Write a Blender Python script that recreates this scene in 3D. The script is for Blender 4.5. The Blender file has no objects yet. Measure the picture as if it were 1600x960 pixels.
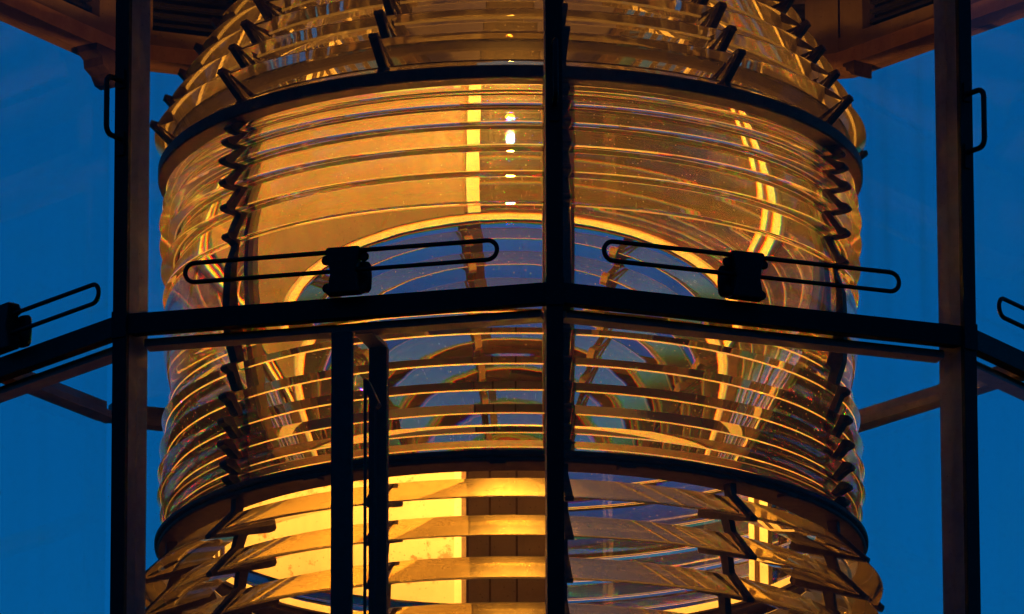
import bpy, math, random
from mathutils import Vector, Matrix
R_ = math.radians
random.seed(7)
sc = bpy.context.scene
COL = sc.collection

# ------------------------------------------------------------------ camera
cam = bpy.data.cameras.new('camera'); cam_o = bpy.data.objects.new('camera', cam); COL.objects.link(cam_o)
cam.sensor_width = 36.0; cam.lens = 330.96; cam.clip_start = 0.5; cam.clip_end = 5000
fw = Vector((1.3219e-4, 0.959974, 0.280090)).normalized(); roll = -0.00244
rt = fw.cross(Vector((0, 0, 1))).normalized(); up = rt.cross(fw)
r2 = rt*math.cos(roll) + up*math.sin(roll); u2 = -rt*math.sin(roll) + up*math.cos(roll)
M = Matrix((r2, u2, -fw)).transposed().to_4x4(); M.translation = Vector((0, -25.19753, -7.18938))
cam_o.matrix_world = M
sc.camera = cam_o

# ------------------------------------------------------------------ sky (dusk) and exposure
world = bpy.data.worlds.new('World'); sc.world = world; world.use_nodes = True
wn = world.node_tree; wn.nodes.clear()
sky = wn.nodes.new('ShaderNodeTexSky'); sky.sky_type = 'NISHITA'; sky.sun_disc = False
sky.sun_elevation = R_(-3.0); sky.sun_rotation = R_(12); sky.air_density = 1.0; sky.dust_density = 1.0; sky.ozone_density = 3.6
bg = wn.nodes.new('ShaderNodeBackground'); bg.inputs['Strength'].default_value = 1.8
wo = wn.nodes.new('ShaderNodeOutputWorld')
SKY_TINT = (0.02, .94, 1.0, 1)
mx = wn.nodes.new('ShaderNodeMix'); mx.data_type = 'RGBA'; mx.blend_type = 'MULTIPLY'; mx.inputs['Factor'].default_value = 1
wn.links.new(sky.outputs[0], mx.inputs['A']); mx.inputs['B'].default_value = SKY_TINT
wn.links.new(mx.outputs['Result'], bg.inputs['Color']); wn.links.new(bg.outputs[0], wo.inputs[0])
sc.view_settings.view_transform = 'Standard'; sc.view_settings.look = 'None'
sc.view_settings.exposure = 0.0; sc.view_settings.gamma = 1.0; sc.view_settings.use_curve_mapping = False
cy = sc.cycles
cy.max_bounces = 22; cy.transmission_bounces = 22; cy.glossy_bounces = 16; cy.diffuse_bounces = 3; cy.transparent_max_bounces = 40
cy.caustics_refractive = False; cy.caustics_reflective = False
cy.sample_clamp_indirect = 150.0; cy.blur_glossy = 0.4
cy.use_denoising = True; cy.use_adaptive_sampling = True; cy.adaptive_threshold = 0.02; cy.adaptive_min_samples = 24

# ------------------------------------------------------------------ materials
def mat(name):
    m = bpy.data.materials.new(name); m.use_nodes = True; nt = m.node_tree; nt.nodes.clear()
    out = nt.nodes.new('ShaderNodeOutputMaterial'); return m, nt, out
def N(nt, t, **kw):
    n = nt.nodes.new(t)
    for k, v in kw.items():
        if hasattr(n, k) and k not in n.inputs: setattr(n, k, v)
        else: n.inputs[k].default_value = v
    return n
def ramp(nt, src, p0, c0, p1, c1):
    r = nt.nodes.new('ShaderNodeValToRGB'); e = r.color_ramp.elements
    e[0].position = p0; e[0].color = (*c0, 1); e[1].position = p1; e[1].color = (*c1, 1)
    nt.links.new(src, r.inputs[0]); return r.outputs[0]
def painted(name, c0, c1, rough, metallic=0.0, scale=18, bump=0.15, stain=None):
    m, nt, out = mat(name)
    tc = N(nt, 'ShaderNodeTexCoord'); nz = N(nt, 'ShaderNodeTexNoise', Scale=scale, Detail=8.0, Roughness=0.65)
    nt.links.new(tc.outputs['Object'], nz.inputs['Vector'])
    col = ramp(nt, nz.outputs[0], 0.3, c0, 0.7, c1)
    if stain:
        n2 = N(nt, 'ShaderNodeTexNoise', Scale=stain[0], Detail=6.0, Roughness=0.7)
        nt.links.new(tc.outputs['Object'], n2.inputs['Vector'])
        f = ramp(nt, n2.outputs[0], stain[1], (0, 0, 0), stain[1] + 0.05, (1, 1, 1))
        mm = nt.nodes.new('ShaderNodeMix'); mm.data_type = 'RGBA'
        nt.links.new(f, mm.inputs['Factor']); nt.links.new(col, mm.inputs['A']); mm.inputs['B'].default_value = (*stain[2], 1)
        col = mm.outputs['Result']
    p = N(nt, 'ShaderNodeBsdfPrincipled', Metallic=metallic)
    nt.links.new(col, p.inputs['Base Color'])
    n3 = N(nt, 'ShaderNodeTexNoise', Scale=scale*9, Detail=4.0); nt.links.new(tc.outputs['Object'], n3.inputs['Vector'])
    rr = ramp(nt, n3.outputs[0], 0.3, (rough-.12,)*3, 0.7, (rough+.12,)*3); nt.links.new(rr, p.inputs['Roughness'])
    b = N(nt, 'ShaderNodeBump', Strength=bump, Distance=0.002); nt.links.new(n3.outputs[0], b.inputs['Height']); nt.links.new(b.outputs[0], p.inputs['Normal'])
    nt.links.new(p.outputs[0], out.inputs[0]); return m
M_IRON = painted('dark_iron', (.022, .017, .013), (.048, .036, .026), .55, .0, 22, .25)
M_BRONZE = painted('aged_bronze', (.060, .034, .018), (.17, .095, .045), .6, .0, 30, .3)
M_LIT_IRON = painted('lamplit_iron', (.36, .29, .22), (.56, .46, .36), .55, 0, 22, .25)  # lighter brown copy of the iron: lamplight on inner bars put into the colour
M_FLANGE = painted('cream_flange', (.62, .56, .42), (.74, .68, .52), .45, 0, 25, .1)
M_SHIELD = painted('cream_shield', (.46, .40, .27), (.58, .51, .36), .5, 0, 6, .08, (7.5, .56, (.26, .14, .05)))
M_CORNICE = painted('rust_red_cornice', (.58, .30, .12), (.78, .46, .20), .5, 0, 14, .2)
M_WOOD = painted('tan_lining', (.27, .18, .09), (.36, .25, .13), .6, 0, 10, .2)
M_CEIL = painted('tan_ceiling', (.66, .55, .37), (.80, .69, .49), .6, 0, 4, .1)
M_DARK = painted('dark_recess', (.012, .010, .008), (.03, .024, .018), .8, 0, 20, .2)
M_TAN = painted('brown_sheet', (.105, .086, .058), (.16, .13, .09), .5, 0, 5, .06)
M_PED = painted('brown_enamel', (.26, .19, .11), (.36, .27, .16), .6, 0, 8, .1)
M_BRASS = painted('brass', (.42, .27, .10), (.55, .37, .15), .35, .7, 25, .1)

def specks(nt, tc, scale, rad, keep, amount):
    vo = N(nt, 'ShaderNodeTexVoronoi', Scale=scale); nt.links.new(tc.outputs['Object'], vo.inputs['Vector'])
    a = ramp(nt, vo.outputs['Distance'], rad*.5, (1,)*3, rad, (0,)*3)
    sx = N(nt, 'ShaderNodeSeparateColor'); nt.links.new(vo.outputs['Color'], sx.inputs[0])
    k = N(nt, 'ShaderNodeMath', operation='GREATER_THAN'); nt.links.new(sx.outputs[0], k.inputs[0]); k.inputs[1].default_value = keep
    m1 = N(nt, 'ShaderNodeMath', operation='MULTIPLY'); nt.links.new(a, m1.inputs[0]); nt.links.new(k.outputs[0], m1.inputs[1])
    m2 = N(nt, 'ShaderNodeMath', operation='MULTIPLY'); nt.links.new(m1.outputs[0], m2.inputs[0]); m2.inputs[1].default_value = amount
    return m2.outputs[0]
def crown(nt, tint, normal=None):
    """crown glass with dispersion: one refraction lobe for each of red, green and blue"""
    lobes = []
    for i, ior in enumerate((1.5165, 1.520, 1.5245)):
        r = N(nt, 'ShaderNodeBsdfRefraction', Roughness=0.0, IOR=ior); c = [0, 0, 0, 1]; c[i] = tint[i]; r.inputs['Color'].default_value = c; lobes.append(r)
    a1 = N(nt, 'ShaderNodeAddShader'); nt.links.new(lobes[0].outputs[0], a1.inputs[0]); nt.links.new(lobes[1].outputs[0], a1.inputs[1])
    a2 = N(nt, 'ShaderNodeAddShader'); nt.links.new(a1.outputs[0], a2.inputs[0]); nt.links.new(lobes[2].outputs[0], a2.inputs[1])
    gl = N(nt, 'ShaderNodeBsdfGlossy', Roughness=0.0); gl.inputs['Color'].default_value = (.99, .99, .97, 1)
    fr = N(nt, 'ShaderNodeFresnel', IOR=1.52)
    ms = N(nt, 'ShaderNodeMixShader'); nt.links.new(fr.outputs[0], ms.inputs[0]); nt.links.new(a2.outputs[0], ms.inputs[1]); nt.links.new(gl.outputs[0], ms.inputs[2])
    if normal is not None:
        for n in lobes + [gl, fr]: nt.links.new(normal, n.inputs['Normal'])
    return ms
def make_prism_glass(name, tint, dust_col, dust_lo, dust_hi, speck, haze=.0):
    m, nt, out = mat(name)
    tc = N(nt, 'ShaderNodeTexCoord')
    # slight waviness of old hand-ground glass
    n4 = N(nt, 'ShaderNodeTexNoise', Scale=14.0, Detail=1.0); nt.links.new(tc.outputs['Object'], n4.inputs['Vector'])
    b = N(nt, 'ShaderNodeBump', Strength=0.05, Distance=0.002); nt.links.new(n4.outputs[0], b.inputs['Height'])
    g = N(nt, 'ShaderNodeBsdfGlass', Roughness=0.0, IOR=1.52); g.inputs['Color'].default_value = (*tint, 1); nt.links.new(b.outputs[0], g.inputs['Normal'])
    nz = N(nt, 'ShaderNodeTexNoise', Scale=3.0, Detail=9.0, Roughness=0.7); nt.links.new(tc.outputs['Object'], nz.inputs['Vector'])
    a = ramp(nt, nz.outputs[0], 0.35, (dust_lo,)*3, 0.75, (dust_hi,)*3)
    sp = specks(nt, tc, 80.0, .16, .55, speck)
    ad = N(nt, 'ShaderNodeMath', operation='MAXIMUM'); nt.links.new(a, ad.inputs[0]); nt.links.new(sp, ad.inputs[1])
    d = N(nt, 'ShaderNodeBsdfDiffuse'); d.inputs['Color'].default_value = (*dust_col, 1)
    t = N(nt, 'ShaderNodeBsdfTranslucent'); t.inputs['Color'].default_value = (*dust_col, 1)
    mdt = N(nt, 'ShaderNodeMixShader', Fac=0.5); nt.links.new(d.outputs[0], mdt.inputs[1]); nt.links.new(t.outputs[0], mdt.inputs[2])
    if haze:   # part of the film only blurs the light that passes through
        hz = N(nt, 'ShaderNodeBsdfRefraction', Roughness=0.42, IOR=1.52); hz.inputs['Color'].default_value = (*tint, 1)
        m3 = N(nt, 'ShaderNodeMixShader', Fac=haze); nt.links.new(mdt.outputs[0], m3.inputs[1]); nt.links.new(hz.outputs[0], m3.inputs[2]); mdt = m3
    ms = N(nt, 'ShaderNodeMixShader'); nt.links.new(ad.outputs[0], ms.inputs[0]); nt.links.new(g.outputs[0], ms.inputs[1]); nt.links.new(mdt.outputs[0], ms.inputs[2])
    nt.links.new(ms.outputs[0], out.inputs[0]); return m
M_PRISM = make_prism_glass('crown_glass', (.97, .965, .92), (.70, .56, .34), .12, .24, .9, .6)
M_BELT = make_prism_glass('belt_glass', (.97, .965, .92), (.70, .56, .34), .008, .025, .55)
M_LOWC = make_prism_glass('filmed_crown_glass', (.96, .83, .45), (.74, .60, .35), .14, .50, .9, .55)
M_CATA = make_prism_glass('dusty_crown_glass', (.95, .945, .89), (.70, .56, .34), .08, .20, .9, .5)
def make_clear(name, disp):
    m, nt, out = mat(name)
    if disp: g = crown(nt, (.97, .965, .92))
    else: g = N(nt, 'ShaderNodeBsdfGlass', Roughness=0.0, IOR=1.52); g.inputs['Color'].default_value = (.97, .965, .92, 1)
    nt.links.new(g.outputs[0], out.inputs[0]); return m
M_CLEAR = make_clear('clear_crown_glass', False); M_DISP = make_clear('polished_crown_glass', True)
M_FROST = make_prism_glass('ground_edge', (.95, .94, .88), (.80, .72, .55), .65, .85, .9)

def make_pane_glass(name, smear, speck_keep):
    m, nt, out = mat(name)
    tr = N(nt, 'ShaderNodeBsdfTransparent'); tr.inputs['Color'].default_value = (.97, .98, .97, 1)
    gl = N(nt, 'ShaderNodeBsdfGlossy', Roughness=0.02)
    lw = N(nt, 'ShaderNodeLayerWeight', Blend=0.5); pw = N(nt, 'ShaderNodeMath', operation='POWER'); nt.links.new(lw.outputs['Facing'], pw.inputs[0]); pw.inputs[1].default_value = 5.0
    fr = N(nt, 'ShaderNodeMath', operation='MULTIPLY_ADD'); nt.links.new(pw.outputs[0], fr.inputs[0]); fr.inputs[1].default_value = .9; fr.inputs[2].default_value = .03
    m1 = N(nt, 'ShaderNodeMixShader'); nt.links.new(fr.outputs[0], m1.inputs[0]); nt.links.new(tr.outputs[0], m1.inputs[1]); nt.links.new(gl.outputs[0], m1.inputs[2])
    tc = N(nt, 'ShaderNodeTexCoord')
    # vertical smears
    mp = N(nt, 'ShaderNodeMapping'); mp.inputs['Scale'].default_value = (9, 9, .35); nt.links.new(tc.outputs['Object'], mp.inputs['Vector'])
    nz = N(nt, 'ShaderNodeTexNoise', Scale=1.6, Detail=5.0, Roughness=0.7); nt.links.new(mp.outputs[0], nz.inputs['Vector'])
    sm = ramp(nt, nz.outputs[0], 0.45, (smear*.06,)*3, 0.75, (smear,)*3)
    sp = specks(nt, tc, 60.0, .14, speck_keep, .30)
    ad = N(nt, 'ShaderNodeMath', operation='MAXIMUM'); nt.links.new(sm, ad.inputs[0]); nt.links.new(sp, ad.inputs[1])
    d = N(nt, 'ShaderNodeBsdfDiffuse'); d.inputs['Color'].default_value = (.6, .58, .54, 1)
    t = N(nt, 'ShaderNodeBsdfTranslucent'); t.inputs['Color'].default_value = (.6, .58, .54, 1)
    mdt = N(nt, 'ShaderNodeMixShader', Fac=0.6); nt.links.new(d.outputs[0], mdt.inputs[1]); nt.links.new(t.outputs[0], mdt.inputs[2])
    ms = N(nt, 'ShaderNodeMixShader'); nt.links.new(ad.outputs[0], ms.inputs[0]); nt.links.new(m1.outputs[0], ms.inputs[1]); nt.links.new(mdt.outputs[0], ms.inputs[2])
    nt.links.new(ms.outputs[0], out.inputs[0]); return m
M_PANE = make_pane_glass('dusty_pane', .018, .80)
M_PANE_SM = make_pane_glass('smeared_pane', .14, .25)
M_PANE_MID = make_pane_glass('speckled_pane', .05, .25)
LAMP_COL = (1.0, .40, .055); LAMP_W = 6300.0
def make_bulb():
    m, nt, out = mat('lamp_glow'); e = N(nt, 'ShaderNodeEmission', Strength=LAMP_W); e.inputs['Color'].default_value = (*LAMP_COL, 1)
    nt.links.new(e.outputs[0], out.inputs[0]); return m
M_BULB = make_bulb()

# ------------------------------------------------------------------ mesh helpers
class MB:
    def __init__(s): s.v = []; s.f = []; s.smooth = set()
    def add(s, vs, fs, smooth=False):
        o = len(s.v); s.v += [tuple(v) for v in vs]
        for f in fs:
            if smooth: s.smooth.add(len(s.f))
            s.f.append(tuple(i+o for i in f))
    def box(s, lo, hi, T=None):
        vs = [Vector((x, y, z)) for z in (lo[2], hi[2]) for y in (lo[1], hi[1]) for x in (lo[0], hi[0])]
        if T: vs = [T @ v for v in vs]
        s.add(vs, [(0, 2, 3, 1), (4, 5, 7, 6), (0, 1, 5, 4), (2, 6, 7, 3), (0, 4, 6, 2), (1, 3, 7, 5)])
    def prism(s, poly, a, b, T):
        """2-D polygon extruded from a to b; T(p, t) -> point"""
        n = len(poly); vs = [T(p, a) for p in poly] + [T(p, b) for p in poly]
        fs = [(i, (i+1) % n, n+(i+1) % n, n+i) for i in range(n)]
        s.add(vs, fs + [tuple(range(n))[::-1], tuple(range(n, 2*n))])
    def tube(s, pts, r, n=8, closed=False):
        pts = [Vector(p) for p in pts]; m = len(pts); rings = []
        ref = None
        for i, p in enumerate(pts):
            a = pts[(i-1) % m] if (closed or i) else p; b = pts[(i+1) % m] if (closed or i < m-1) else p
            t = (b-a).normalized()
            if ref is None: ref = t.orthogonal().normalized()
            ref = (ref - t*ref.dot(t)).normalized(); w = t.cross(ref)
            rings.append([p + (ref*math.cos(k*2*math.pi/n) + w*math.sin(k*2*math.pi/n))*r for k in range(n)])
        vs = [v for rg in rings for v in rg]; fs = []
        for i in range(m if closed else m-1):
            j = (i+1) % m
            for k in range(n): fs.append((i*n+k, i*n+(k+1) % n, j*n+(k+1) % n, j*n+k))
        s.add(vs, fs, True)
        if not closed: s.add(rings[0][::-1], [tuple(range(n))]); s.add(rings[-1], [tuple(range(n))])
    def lathe(s, prof, a0, a1, n, smooth=True, closed_prof=True):
        """profile [(r,z)..] swept about Z from a0 to a1 (phi as below)"""
        full = abs(a1-a0) > 2*math.pi-1e-6; m = len(prof); cnt = n if full else n+1
        vs = [Vector((r*math.sin(a0+(a1-a0)*i/n), -r*math.cos(a0+(a1-a0)*i/n), z)) for i in range(cnt) for r, z in prof]
        fs = []
        for i in range(n):
            j = (i+1) % cnt
            for k in range(m if closed_prof else m-1): fs.append((i*m+k, j*m+k, j*m+(k+1) % m, i*m+(k+1) % m))
        s.add(vs, fs, smooth)
        if not full and closed_prof: s.add(vs[:m], [tuple(range(m))]); s.add(vs[-m:][::-1], [tuple(range(m))])
    def mesh(s, name, m, sharp_deg=None, fix=True):
        me = bpy.data.meshes.new(name); me.from_pydata(s.v, [], s.f)
        for i in s.smooth: me.polygons[i].use_smooth = True
        me.materials.append(m)
        import bmesh
        b = bmesh.new(); b.from_mesh(me)
        bmesh.ops.remove_doubles(b, verts=b.verts, dist=1e-6)
        if fix: bmesh.ops.recalc_face_normals(b, faces=b.faces)
        if sharp_deg:
            for e in b.edges:
                if len(e.link_faces) == 2 and e.calc_face_angle(0) > R_(sharp_deg): e.smooth = False
        b.to_mesh(me); b.free(); return me
def obj(name, me, parent=None, loc=None, rotz=None):
    o = bpy.data.objects.new(name, me); COL.objects.link(o)
    if parent: o.parent = parent
    if loc: o.location = loc
    if rotz is not None: o.rotation_euler = (0, 0, rotz)
    return o
def thing(name, label, cat, loc=(0, 0, 0), group=None):
    o = bpy.data.objects.new(name, None); COL.objects.link(o); o.location = loc
    o.empty_display_size = .2; o['label'] = label; o['category'] = cat
    if group: o['group'] = group
    return o
def bevel(o, w=.002, seg=2):
    b = o.modifiers.new('bevel', 'BEVEL'); b.width = w; b.segments = seg; b.limit_method = 'ANGLE'; return o

# ================================================================== lantern (ten-sided glazed room)
NS = 10; DA = 2*math.pi/NS; PHI0 = R_(3.434); RL = 1.8977; AP = RL*math.cos(DA/2); SIDE = 2*RL*math.sin(DA/2)
ZT = -.3484; ZB = -1.62; ZC = 1.338; MW = .043; MD = .10
FLOOR_Z = -2.3
lantern = thing('lantern', 'dark ten-sided metal lantern room with glass panes around the lens', 'lantern', (0, 0, 0))
def vert_T(k): # local frame at a corner: x tangential, y outward, z up
    a = PHI0+k*DA; return Matrix.Rotation(a, 4, 'Z') @ Matrix.Rotation(math.pi, 4, 'Z')
def corner_rot(k): return PHI0+k*DA            # local -Y points outward
def face_rot(k): return PHI0+(k+.5)*DA

# mullion: outer bar, glazing step, deeper inner web
mb = MB()
mb.box((-MW/2, -RL, ZB), (MW/2, -RL+.014, ZC+.02))
mull_me = mb.mesh('mullion', M_IRON)
mb = MB(); mb.box((-MW/2+.001, -RL+.0145, ZB), (MW/2-.001, -RL+MD, ZC+.02)); web_me = mb.mesh('inner_web', M_LIT_IRON)
# lap plate at the transom joint and under the grip
mb = MB(); mb.box((-.0228, -RL-.004, ZT-.036), (.0228, -RL+.002, ZT+.036)); lap_me = mb.mesh('lap_plate', M_IRON)
mb = MB()
grip = []
zc, zh, dx = .237, .080, .068
for i in range(7): a = math.pi/2*i/6; grip.append((0, -RL-dx+.022*(1-math.sin(a)), zc-zh+.022*(1-math.cos(a))))
g0 = [(0, -RL+.004, zc-zh)] + [(0, -RL-dx+.022-.022*math.sin(math.pi/2*i/6), zc-zh+.022-.022*math.cos(math.pi/2*i/6)) for i in range(7)]
g1 = [(0, -RL-dx+.022-.022*math.cos(math.pi/2*i/6), zc+zh-.022+.022*math.sin(math.pi/2*i/6)) for i in range(7)] + [(0, -RL+.004, zc+zh)]
mb.tube(g0+g1, .0075, 8)
mb.box((-.012, -RL-.006, zc-zh-.045), (.012, -RL+.002, zc-zh+.02)); mb.box((-.012, -RL-.006, zc+zh-.02), (.012, -RL+.002, zc+zh+.03))
grip_me = mb.mesh('grip_handle', M_IRON, 40)
for k in range(NS):
    if k in (4, 6): continue
    mo = obj('mullion', mull_me, lantern, rotz=corner_rot(k))
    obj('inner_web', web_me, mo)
    if k in (0, 1, NS-1):
        obj('lap_plate', lap_me, mo); obj('grip_handle', grip_me, mo)

# transoms, panes
L = SIDE-MW*1.02
def face_box(x0, x1, d0, d1, z0, z1, m, name):
    b = MB(); b.box((x0, -AP+d0, z0), (x1, -AP+d1, z1)); return b.mesh(name, m)
for zt, faces in ((ZT, (-2, -1, 0, 1)), (.266, range(2, 8))):
    tr_me = face_box(-L/2, L/2, .001, .036, zt-.027, zt+.027, M_IRON if zt < 0 else M_LIT_IRON, 'transom')
    led_me = face_box(-L/2+.03, L/2-.03, .052, .106, zt-.050, zt-.0295, M_LIT_IRON, 'inner_ledge')
    pu_me = face_box(-L/2+.012, L/2-.012, .039, .045, zt-.010, ZC-.005, M_PANE, 'pane')
    pl_me = face_box(-L/2+.012, L/2-.012, .039, .045, ZB+.05, zt-.014, M_PANE, 'pane')
    pus_me = pu_me.copy(); pus_me.materials[0] = M_PANE_SM; pum_me = pu_me.copy(); pum_me.materials[0] = M_PANE_MID; plm_me = pl_me.copy(); plm_me.materials[0] = M_PANE_MID
    for k in faces:
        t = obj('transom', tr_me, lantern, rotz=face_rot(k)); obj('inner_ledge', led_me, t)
        obj('pane', {0: pus_me, -1: pum_me}.get(k, pu_me), lantern, rotz=face_rot(k)); obj('pane', plm_me if k in (0, -1) else pl_me, lantern, rotz=face_rot(k))

# long looped grab rails clamped on the transoms, outside the glass
def rail_me(s0, s1, dz):
    zc, h, r, off = -.232+dz, .026, .0062, .028
    pts = []
    for i in range(13): a = -math.pi/2+math.pi*i/12; pts.append((s1-h+h*math.cos(a), -AP-off, zc+h*math.sin(a)))
    for i in range(13): a = math.pi/2+math.pi*i/12; pts.append((s0+h+h*math.cos(a), -AP-off, zc+h*math.sin(a)))
    b = MB(); b.tube(pts, r, 8, True); return b.mesh('grab_rail', M_IRON, 50)
def clamp_me(c):
    b = MB()
    out = [(-.046, -.322), (.046, -.322), (.040, -.300), (.034, -.268), (.040, -.232), (.047, -.205), (.043, -.197), (-.043, -.197), (-.047, -.205), (-.040, -.232), (-.034, -.268), (-.040, -.300)]
    b.prism(out, -AP-.046, -AP-.008, lambda p, t: Vector((c+p[0], t, p[1])))
    return b.mesh('clamp_block', M_IRON)
def knob_me(c):
    b = MB()
    prof = [(0.0001, -.030), (.020, -.030), (.026, -.024), (.028, 0), (.026, .024), (.020, .030), (.0001, .030)]
    vs = MB(); vs.lathe(prof, 0, 2*math.pi, 18, True, False)
    b.add([Vector((c+v[2]*0+v[0], -AP+.012+v[1]*.6, -.268+v[2]*1.35)) for v in vs.v], vs.f, True)
    return b.mesh('clamp_drum', M_IRON, 45)
def bolt_me():
    b = MB(); b.tube([(0, -.006, 0), (0, .006, 0)], .0085, 10); b.tube([(.010*math.cos(a), -.001, .010*math.sin(a)) for a in [i*math.pi/6 for i in range(12)]], .0035, 6, True)
    return b.mesh('bolt', M_IRON, 40)
BOLT = bolt_me()
for k, s0, s1, c, dz in ((-1, -.400, .440, .030, 0), (0, -.460, .372, -.062, 0), (-2, -.50, .532, .115, -.022), (1, -.480, .40, .02, -.012)):
    gr = obj('grab_rail', rail_me(s0, s1, dz), lantern, rotz=face_rot(k))
    cb = bevel(obj('clamp_block', clamp_me(c), gr), .004, 2)
    kd = obj('clamp_drum', knob_me(c+(.036 if k <= -1 else -.036)), gr)
    for bx_, bz_ in ((-.050, -.225), (.052, -.222), (-.048, -.30), (.046, -.305)):
        obj('bolt', BOLT, gr, loc=(c+bx_, -AP-.020, bz_))

# service door post behind the left-hand lower pane
def T_face(k): return Matrix.Rotation(face_rot(k), 4, 'Z')
b = MB(); b.box((-.026, -AP+.050, ZB), (.028, -AP+.072, ZT-.052)); dp = obj('door_post', b.mesh('door_post', M_IRON), lantern, rotz=face_rot(-1))
b = MB(); b.box((.034, -AP+.200, ZB), (.082, -AP+.222, ZT-.055)); obj('rear_bar', b.mesh('rear_bar', M_IRON), dp)
b = MB(); b.box((.031, -AP+.0725, ZT-.054), (.079, -AP+.221, ZT-.043)); obj('strap', b.mesh('strap', M_LIT_IRON), dp)
b = MB(); b.tube([(.052, -AP+.10, ZB), (.052, -AP+.10, ZT-.19)], .0045, 8); obj('latch_rod', b.mesh('latch_rod', M_IRON), dp)
b = MB(); b.tube([(.068, -AP+.14, ZB), (.068, -AP+.14, ZT-.22)], .003, 8); obj('latch_rod', b.mesh('latch_rod', M_IRON), dp)
b = MB(); b.prism([(.044, ZT-.165), (.058, ZT-.170), (.088, ZT-.235), (.078, ZT-.245), (.046, ZT-.195)], -AP+.105, -AP+.135, lambda p, t: Vector((p[0], t, p[1]))); obj('latch_arm', b.mesh('latch_arm', M_IRON), dp)


# cornice, lining, vents, roof
RI = RL-.02; API = RI*math.cos(DA/2); SI = 2*RI*math.sin(DA/2)
def wedge(d0, d1, z0, z1, m, name, cut=0.0):
    """mitred block along one face between distances d0<d1 inward"""
    b = MB(); tn = math.tan(DA/2); vs = []
    for z in (z0, z1):
        for d in (d0, d1):
            h = (API-d)*tn-.0006-cut
            vs += [Vector((-h, -API+d, z)), Vector((h, -API+d, z))]
    b.add(vs, [(0, 1, 3, 2), (4, 6, 7, 5), (0, 4, 5, 1), (2, 3, 7, 6), (0, 2, 6, 4), (1, 5, 7, 3)])
    return b.mesh(name, m)
c1 = wedge(-.03, .075, ZC+.004, ZC+.052, M_CORNICE, 'cornice')
c2 = wedge(-.02, .055, ZC+.054, ZC+.105, M_WOOD, 'moulding')
c3 = wedge(.055, .058, ZC+.02, ZC+.03, M_CORNICE, 'x')
v_back = wedge(-.02, .000, ZC+.107, ZC+.240, M_DARK, 'vent_back')
vp = []
for s_ in (-1, 1):
    v_post = MB(); v_post.box((s_*(SI/2-.07)-.05, -API+.0005, ZC+.107), (s_*(SI/2-.07)+.05, -API+.050, ZC+.240)); vp.append(v_post.mesh('vent_frame', M_WOOD))

c4 = wedge(-.02, .060, ZC+.242, ZC+.330, M_WOOD, 'moulding')
slat = MB(); slat.box((-SI/2+.121, -API+.004, 0), (SI/2-.121, -API+.022, .012)); slat_me = slat.mesh('vent_slat', M_DARK)
for k in range(NS):
    if k in (0, NS-1): continue_near = True
    c = obj('cornice', c1, lantern, rotz=face_rot(k)); obj('moulding', c2, c); obj('moulding', c4, c)
    v = obj('vent', v_back, lantern, rotz=face_rot(k)); obj('vent_frame', vp[0], v); obj('vent_frame', vp[1], v)
    for q in range(3): obj('vent_slat', slat_me, v, loc=(0, 0, ZC+.130+.032*q))
# roof: ten flat plates up to the ball
b = MB()
prof = [(RL+.10, ZC+.331), (1.55, 1.98), (1.05, 2.30), (.30, 2.52), (.0, 2.56)]
for k in range(NS):
    a0 = PHI0+k*DA; a1 = a0+DA
    for (ra, za), (rb, zb) in zip(prof[:-1], prof[1:]):
        def P(r, z, a): return Vector((r*math.sin(a), -r*math.cos(a), z))
        if rb > 0: b.add([P(ra, za, a0), P(ra, za, a1), P(rb, zb, a1), P(rb, zb, a0)], [(0, 1, 2, 3)])
        else: b.add([P(ra, za, a0), P(ra, za, a1), P(0, zb, a1)], [(0, 1, 2)])
ro = obj('roof', b.mesh('roof', M_CEIL), lantern); so = ro.modifiers.new('solid', 'SOLIDIFY'); so.thickness = .02; so.offset = 1
for k in range(NS):
    b = MB(); a = PHI0+k*DA
    b.tube([(r*.985*math.sin(a), -r*.985*math.cos(a), z-.03) for r, z in prof[:4]], .02, 6); obj('roof_rib', b.mesh('roof_rib', M_WOOD), ro)
# brackets under the cornice on the far side
bp = [(0, 0), (.12, 0), (.12, -.02), (.09, -.035), (.085, -.06), (.05, -.075), (.03, -.10), (0, -.105)]
for k, s, sz in ((6, -SI/2+.13, 1.0), (3, SI/2-.10, .42)):
    b = MB(); b.prism(bp, -API+.02, -API+.09, lambda p, t: Vector((s+(p[0]-.06)*sz, t, ZC+.003+p[1]*sz)))
    obj('bracket', b.mesh('bracket', M_BRONZE), lantern, rotz=face_rot(k))
# low wall and deck that carry the glazing
wl = wedge(-.03, .15, FLOOR_Z, ZB+.02, M_WOOD, 'low_wall')
for k in range(NS): obj('low_wall', wl, lantern, rotz=face_rot(k))
b = MB(); b.lathe([(.001, FLOOR_Z-.08), (RL+.05, FLOOR_Z-.08), (RL+.05, FLOOR_Z-.001), (.001, FLOOR_Z-.001)], 0, 2*math.pi, 40, False)
fl = obj('floor', b.mesh('floor', M_CEIL)); fl['kind'] = 'structure'

# ================================================================== the lens
lens = thing('fresnel_lens', 'large glass lighthouse lens of stacked amber-lit prism rings in dark bronze ribs', 'lighthouse lens', (0, 0, 0))
RIBP = R_(8.5); RIN = .92; NI = 1.52
def slope(z):
    a = math.atan2(z, RIN); ai = math.asin(math.sin(a)/NI); return NI*math.sin(ai)/(NI*math.cos(ai)-1)
ZS = [.176, .258, .329, .392, .447, .488, .518]
GAP = .0012
drum_prof = []
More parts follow.
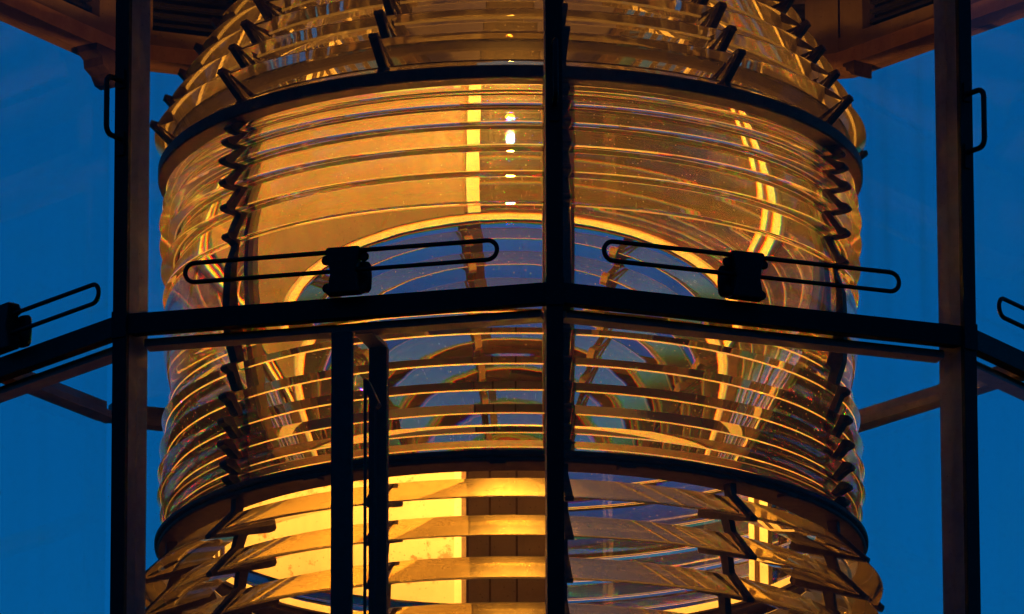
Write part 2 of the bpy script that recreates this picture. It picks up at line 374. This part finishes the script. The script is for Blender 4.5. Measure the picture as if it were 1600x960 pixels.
# central belt
ZBB = -.118
zz = [ZBB+GAP + (.176-ZBB-2*GAP)*i/22 for i in range(23)]
edge = .957
BELT_C = .068
def belt_r(z):
    n = 60; s = 0
    for i in range(n):
        t = zz[-1]+(z-zz[-1])*(i+.5)/n-BELT_C; s -= (1 if t > 0 else -1)*slope(abs(t))*(z-zz[-1])/n
    return edge+s
belt = [(belt_r(z), z) for z in zz] + [(RIN, zz[-1]), (RIN, zz[0])]
rings = []; low_rings = []
for za, zb in list(zip(ZS[:-1], ZS[1:])) + [(.118, .176)]:
    za += GAP; zb -= GAP; thin = .934; n = 6; pr = []; r = thin
    pts = [(thin, zb)]
    for i in range(n):
        t1 = zb-(zb-za)*i/n; t0 = zb-(zb-za)*(i+1)/n; r += slope((t0+t1)/2)*(t1-t0); pts.append((r, t0))
    pr = pts + [(RIN, za), (RIN, zb)]
    (rings if len(rings) < 6 else low_rings).append(pr)
def chamfer(prof, idx, e=.0022):
    """cut the listed profile corners; returns the new profile and the middles of the ground edges"""
    out = []; mids = []; n = len(prof)
    for i, p in enumerate(prof):
        if i not in idx: out.append(p); continue
        p = Vector(p); a = Vector(prof[i-1]); c = Vector(prof[(i+1) % n])
        q0 = p+(a-p).normalized()*e; q1 = p+(c-p).normalized()*e; out += [tuple(q0), tuple(q1)]; mids.append((q0+q1)/2)
    return out, mids
def arc_mesh(name, prof, half, n, m, sharp=22, corners=(), e=.0022):
    prof, mids = chamfer(prof, corners, e)
    b = MB(); b.lathe(prof, -half, half, n, True); me = b.mesh(name, m, sharp); me.materials.append(M_DISP if m in (M_PRISM, M_BELT) else M_CLEAR); me.materials.append(M_FROST)
    for p in me.polygons:   # thin film on the inner, lamp-side faces; ground (matt) arrises
        c = p.center; d = Vector((-c.x, -c.y, -c.z)).normalized(); q = Vector((math.hypot(c.x, c.y), c.z))
        p.material_index = 0 if p.normal.dot(d) > .55 else 1
        if p.area < .05*e and any((q-w).length < e*.5 for w in mids): p.material_index = 2
    return me
HALF_D = R_(30)-.020/.95
belt_me = arc_mesh('belt', belt, HALF_D, 48, M_BELT, 30, (23, 24))
ring_mes = [arc_mesh('prism', p, HALF_D, 48, M_PRISM, 30, (7, 8)) for p in rings] + [arc_mesh('prism', [(r, -z) for r, z in p], HALF_D, 48, M_BELT, 30, (7, 8)) for p in rings+low_rings]
# drum rib with rounded teeth
def drum_rib():
    pts = [(.905, -.517), (.905, .517)]
    up_ = []
    for p in rings[::-1]:
        thick = max(q[0] for q in p); za = p[-2][1]; zb = p[-1][1]
        up_ += [(.952, zb-.003), (thick+.006, za+.022), (thick+.022, za+.016), (thick+.026, za+.008), (thick+.022, za+.001), (thick+.004, za-.004)]
    up_ = [(.985, .517)] + up_
    mid = [(.962, .165), (.985, .10), (.990, 0), (.985, -.10), (.962, -.165)]
    dn = [(r, -z) for r, z in up_[::-1]]
    poly = pts + up_ + mid + dn
    b = MB(); b.prism(poly, -.016, .016, lambda p, t: Vector((t, -p[0], p[1]))); return b.mesh('rib', M_BRONZE)
drib_me = drum_rib()
def flange(z0, z1, w0, w1, r0, r1, nm='flange'):
    b = MB(); b.box((w0, -r1, z0), (w1, -r0, z1)); return b.mesh(nm, M_FLANGE)
fl_a = flange(-.515, .515, -.048, -.012, .888, .904); fl_b = flange(-.515, .515, .012, .036, .888, .904)
for k in range(6):
    a = RIBP+k*math.pi/3
    obj('belt', belt_me, lens, rotz=a+R_(30))
    for me in ring_mes: obj('prism', me, lens, rotz=a+R_(30))
    rb = obj('rib', drib_me, lens, rotz=a); obj('flange', fl_a, rb); obj('flange', fl_b, rb)
# frame rings
def ring_me(r0, r1, z0, z1, m=M_BRONZE):
    b = MB(); e = .004; b.lathe([(r0, z0), (r1-e, z0), (r1, z0+e), (r1, z1-e), (r1-e, z1), (r0, z1)], 0, 2*math.pi, 144, True); return b.mesh('frame_ring', m, 25)
ur = obj('frame_ring', ring_me(.885, .986, .5200, .558), lens)
obj('inner_flange', ring_me(.862, .884, .5200, .540, M_FLANGE), ur)
lr = obj('frame_ring', ring_me(.885, .988, -.537, -.5200), lens)
obj('inner_flange', ring_me(.862, .884, -.540, -.5200, M_FLANGE), lr)
obj('ring_lip', ring_me(.885, .980, -.552, -.5375), lr)
lug = MB(); lug.box((-.022, -.990, -.560), (.022, -.955, -.5525)); lug_me = lug.mesh('lug', M_BRONZE)
for a in (-2, 18.5, -33, 50): obj('lug', lug_me, lr, rotz=R_(a))

# catadioptric prisms above and below
def cata(Ar, Az, Lb, gam, sgn):
    al = math.atan2(abs(Az)-.03, Ar-.08)/2
    A = (Ar, Az); C = (Ar-Lb*math.cos(al), Az-sgn*Lb*math.sin(al))
    h = Lb/2/math.cos(gam); B = (Ar-h*math.cos(al+gam), Az-sgn*h*math.sin(al+gam))
    return A, B, C
UP = [cata(1.000-.036*k-.0016*k*k, .650+.077*k, .165, R_(28), 1) for k in range(8)]
ZL = [-.665, -.770, -.885, -1.010, -1.145]
LOW = [cata(1.030-.004*k*k, z, .200, R_(27), -1) for k, z in enumerate(ZL)]
HALF_C = R_(15)-.012/.95
def rounded(tri, e=.004):
    out = []
    for i in range(3):
        p = Vector(tri[i]); a = Vector(tri[i-1]); c = Vector(tri[(i+1) % 3])
        out += [tuple(p+(a-p).normalized()*e), tuple(p+(c-p).normalized()*e)]
    return out
def strip(b, p, q, w0, w1, h):
    p = Vector(p); q = Vector(q); d = (q-p).normalized(); n = Vector((-d.y, d.x))
    poly = [p+n*w0/2, p-n*w0/2, q-n*w1/2, q+n*w1/2]
    b.prism(poly, -h, h, lambda s, t: Vector((t, -s[0], s[1])))
def cata_rib(ps, sgn, ring_z):
    b = MB(); prev = None
    for k, (A, B, C) in enumerate(ps):
        A_, B_, C_ = Vector(A), Vector(B), Vector(C); d = (A_-C_).normalized()
        strip(b, A_+d*.016, C_-d*.006, .013, .034, .0125); strip(b, C_-d*.0061, C_-d*.014, .033, .018, .0122)
        strip(b, A_+d*.008, B_+(B_-A_).normalized()*.012, .016, .022, .0115)
        tgt = (prev if prev is not None else Vector((.945, ring_z)))
        strip(b, B_, tgt, .026, .030, .0105)
        prev = A_*.48+C_*.52
    return b.mesh('rib', M_BRONZE)
for ps, sgn, rz_ in ((UP, 1, .56), (LOW, -1, -.55)):
    mes = [arc_mesh('prism', list(t), HALF_C, 26, M_CATA if sgn > 0 else M_LOWC, 25, (0, 1, 2), .0048) for t in ps]
    rme = cata_rib(ps, sgn, rz_)
    za, zb = (.567, UP[-1][0][1]) if sgn > 0 else (LOW[-1][0][1], -.557)
    for k in range(12):
        a = RIBP+k*R_(30)
        for me in mes: obj('prism', me, lens, rotz=a+R_(15))
        rb = obj('rib', rme, lens, rotz=a)
obj('frame_ring', ring_me(.60, .72, UP[-1][0][1]+.03, UP[-1][0][1]+.07), lens)
obj('frame_ring', ring_me(.80, 1.00, LOW[-1][0][1]-.06, LOW[-1][0][1]-.02), lens)

# ================================================================== light shield behind the lens
shield = thing('light_shield', 'curved metal light shield, cream below and brown above, inside the back of the lens', 'shield', (0, 0, -.41))
b = MB(); b.lathe([(.872, -.06), (.876, -.06), (.876, .37), (.872, .37)], R_(190.8), R_(247), 40, True)
obj('lower_plate', b.mesh('lower_plate', M_SHIELD, 30), shield)['label'] = 'cream lower plate with rust stains'
b = MB(); b.lathe([(.8735, .371), (.8775, .371), (.8775, .925), (.8735, .925)], R_(188.6), R_(247), 40, True)
obj('upper_plate', b.mesh('upper_plate', M_TAN, 30), shield)['label'] = 'plain brown upper plate'

# ================================================================== lamp on its pedestal
lamp = thing('lamp', 'glowing amber lamp on a brown pedestal at the centre of the lens', 'lamp', (0, 0, FLOOR_Z))
b = MB(); b.lathe([(.0005, -.05), (.007, -.048), (.011, -.03), (.012, 0), (.011, .03), (.007, .048), (.0005, .05)], 0, 2*math.pi, 20, True, False)
obj('bulb', b.mesh('bulb', M_BULB), lamp, loc=(0, 0, -FLOOR_Z))
b = MB(); b.lathe([(.0005, -.306), (.045, -.306), (.045, -.12), (.030, -.10), (.024, -.052), (.0005, -.052)], 0, 2*math.pi, 24, True, False); obj('socket', b.mesh('socket', M_BRASS, 30), lamp, loc=(0, 0, -FLOOR_Z))
b = MB(); b.box((-.125, -.10, FLOOR_Z), (.125, .10, -.305)); pd = bevel(obj('pedestal', b.mesh('pedestal', M_BRONZE), lamp, loc=(0, 0, -FLOOR_Z)), .006)
for x0, x1 in ((-.118, -.062), (-.056, .012), (.018, .118)):
    b = MB(); b.box((x0, -.109, FLOOR_Z), (x1, -.1005, -.312)); obj('panel', b.mesh('panel', M_PED), pd)
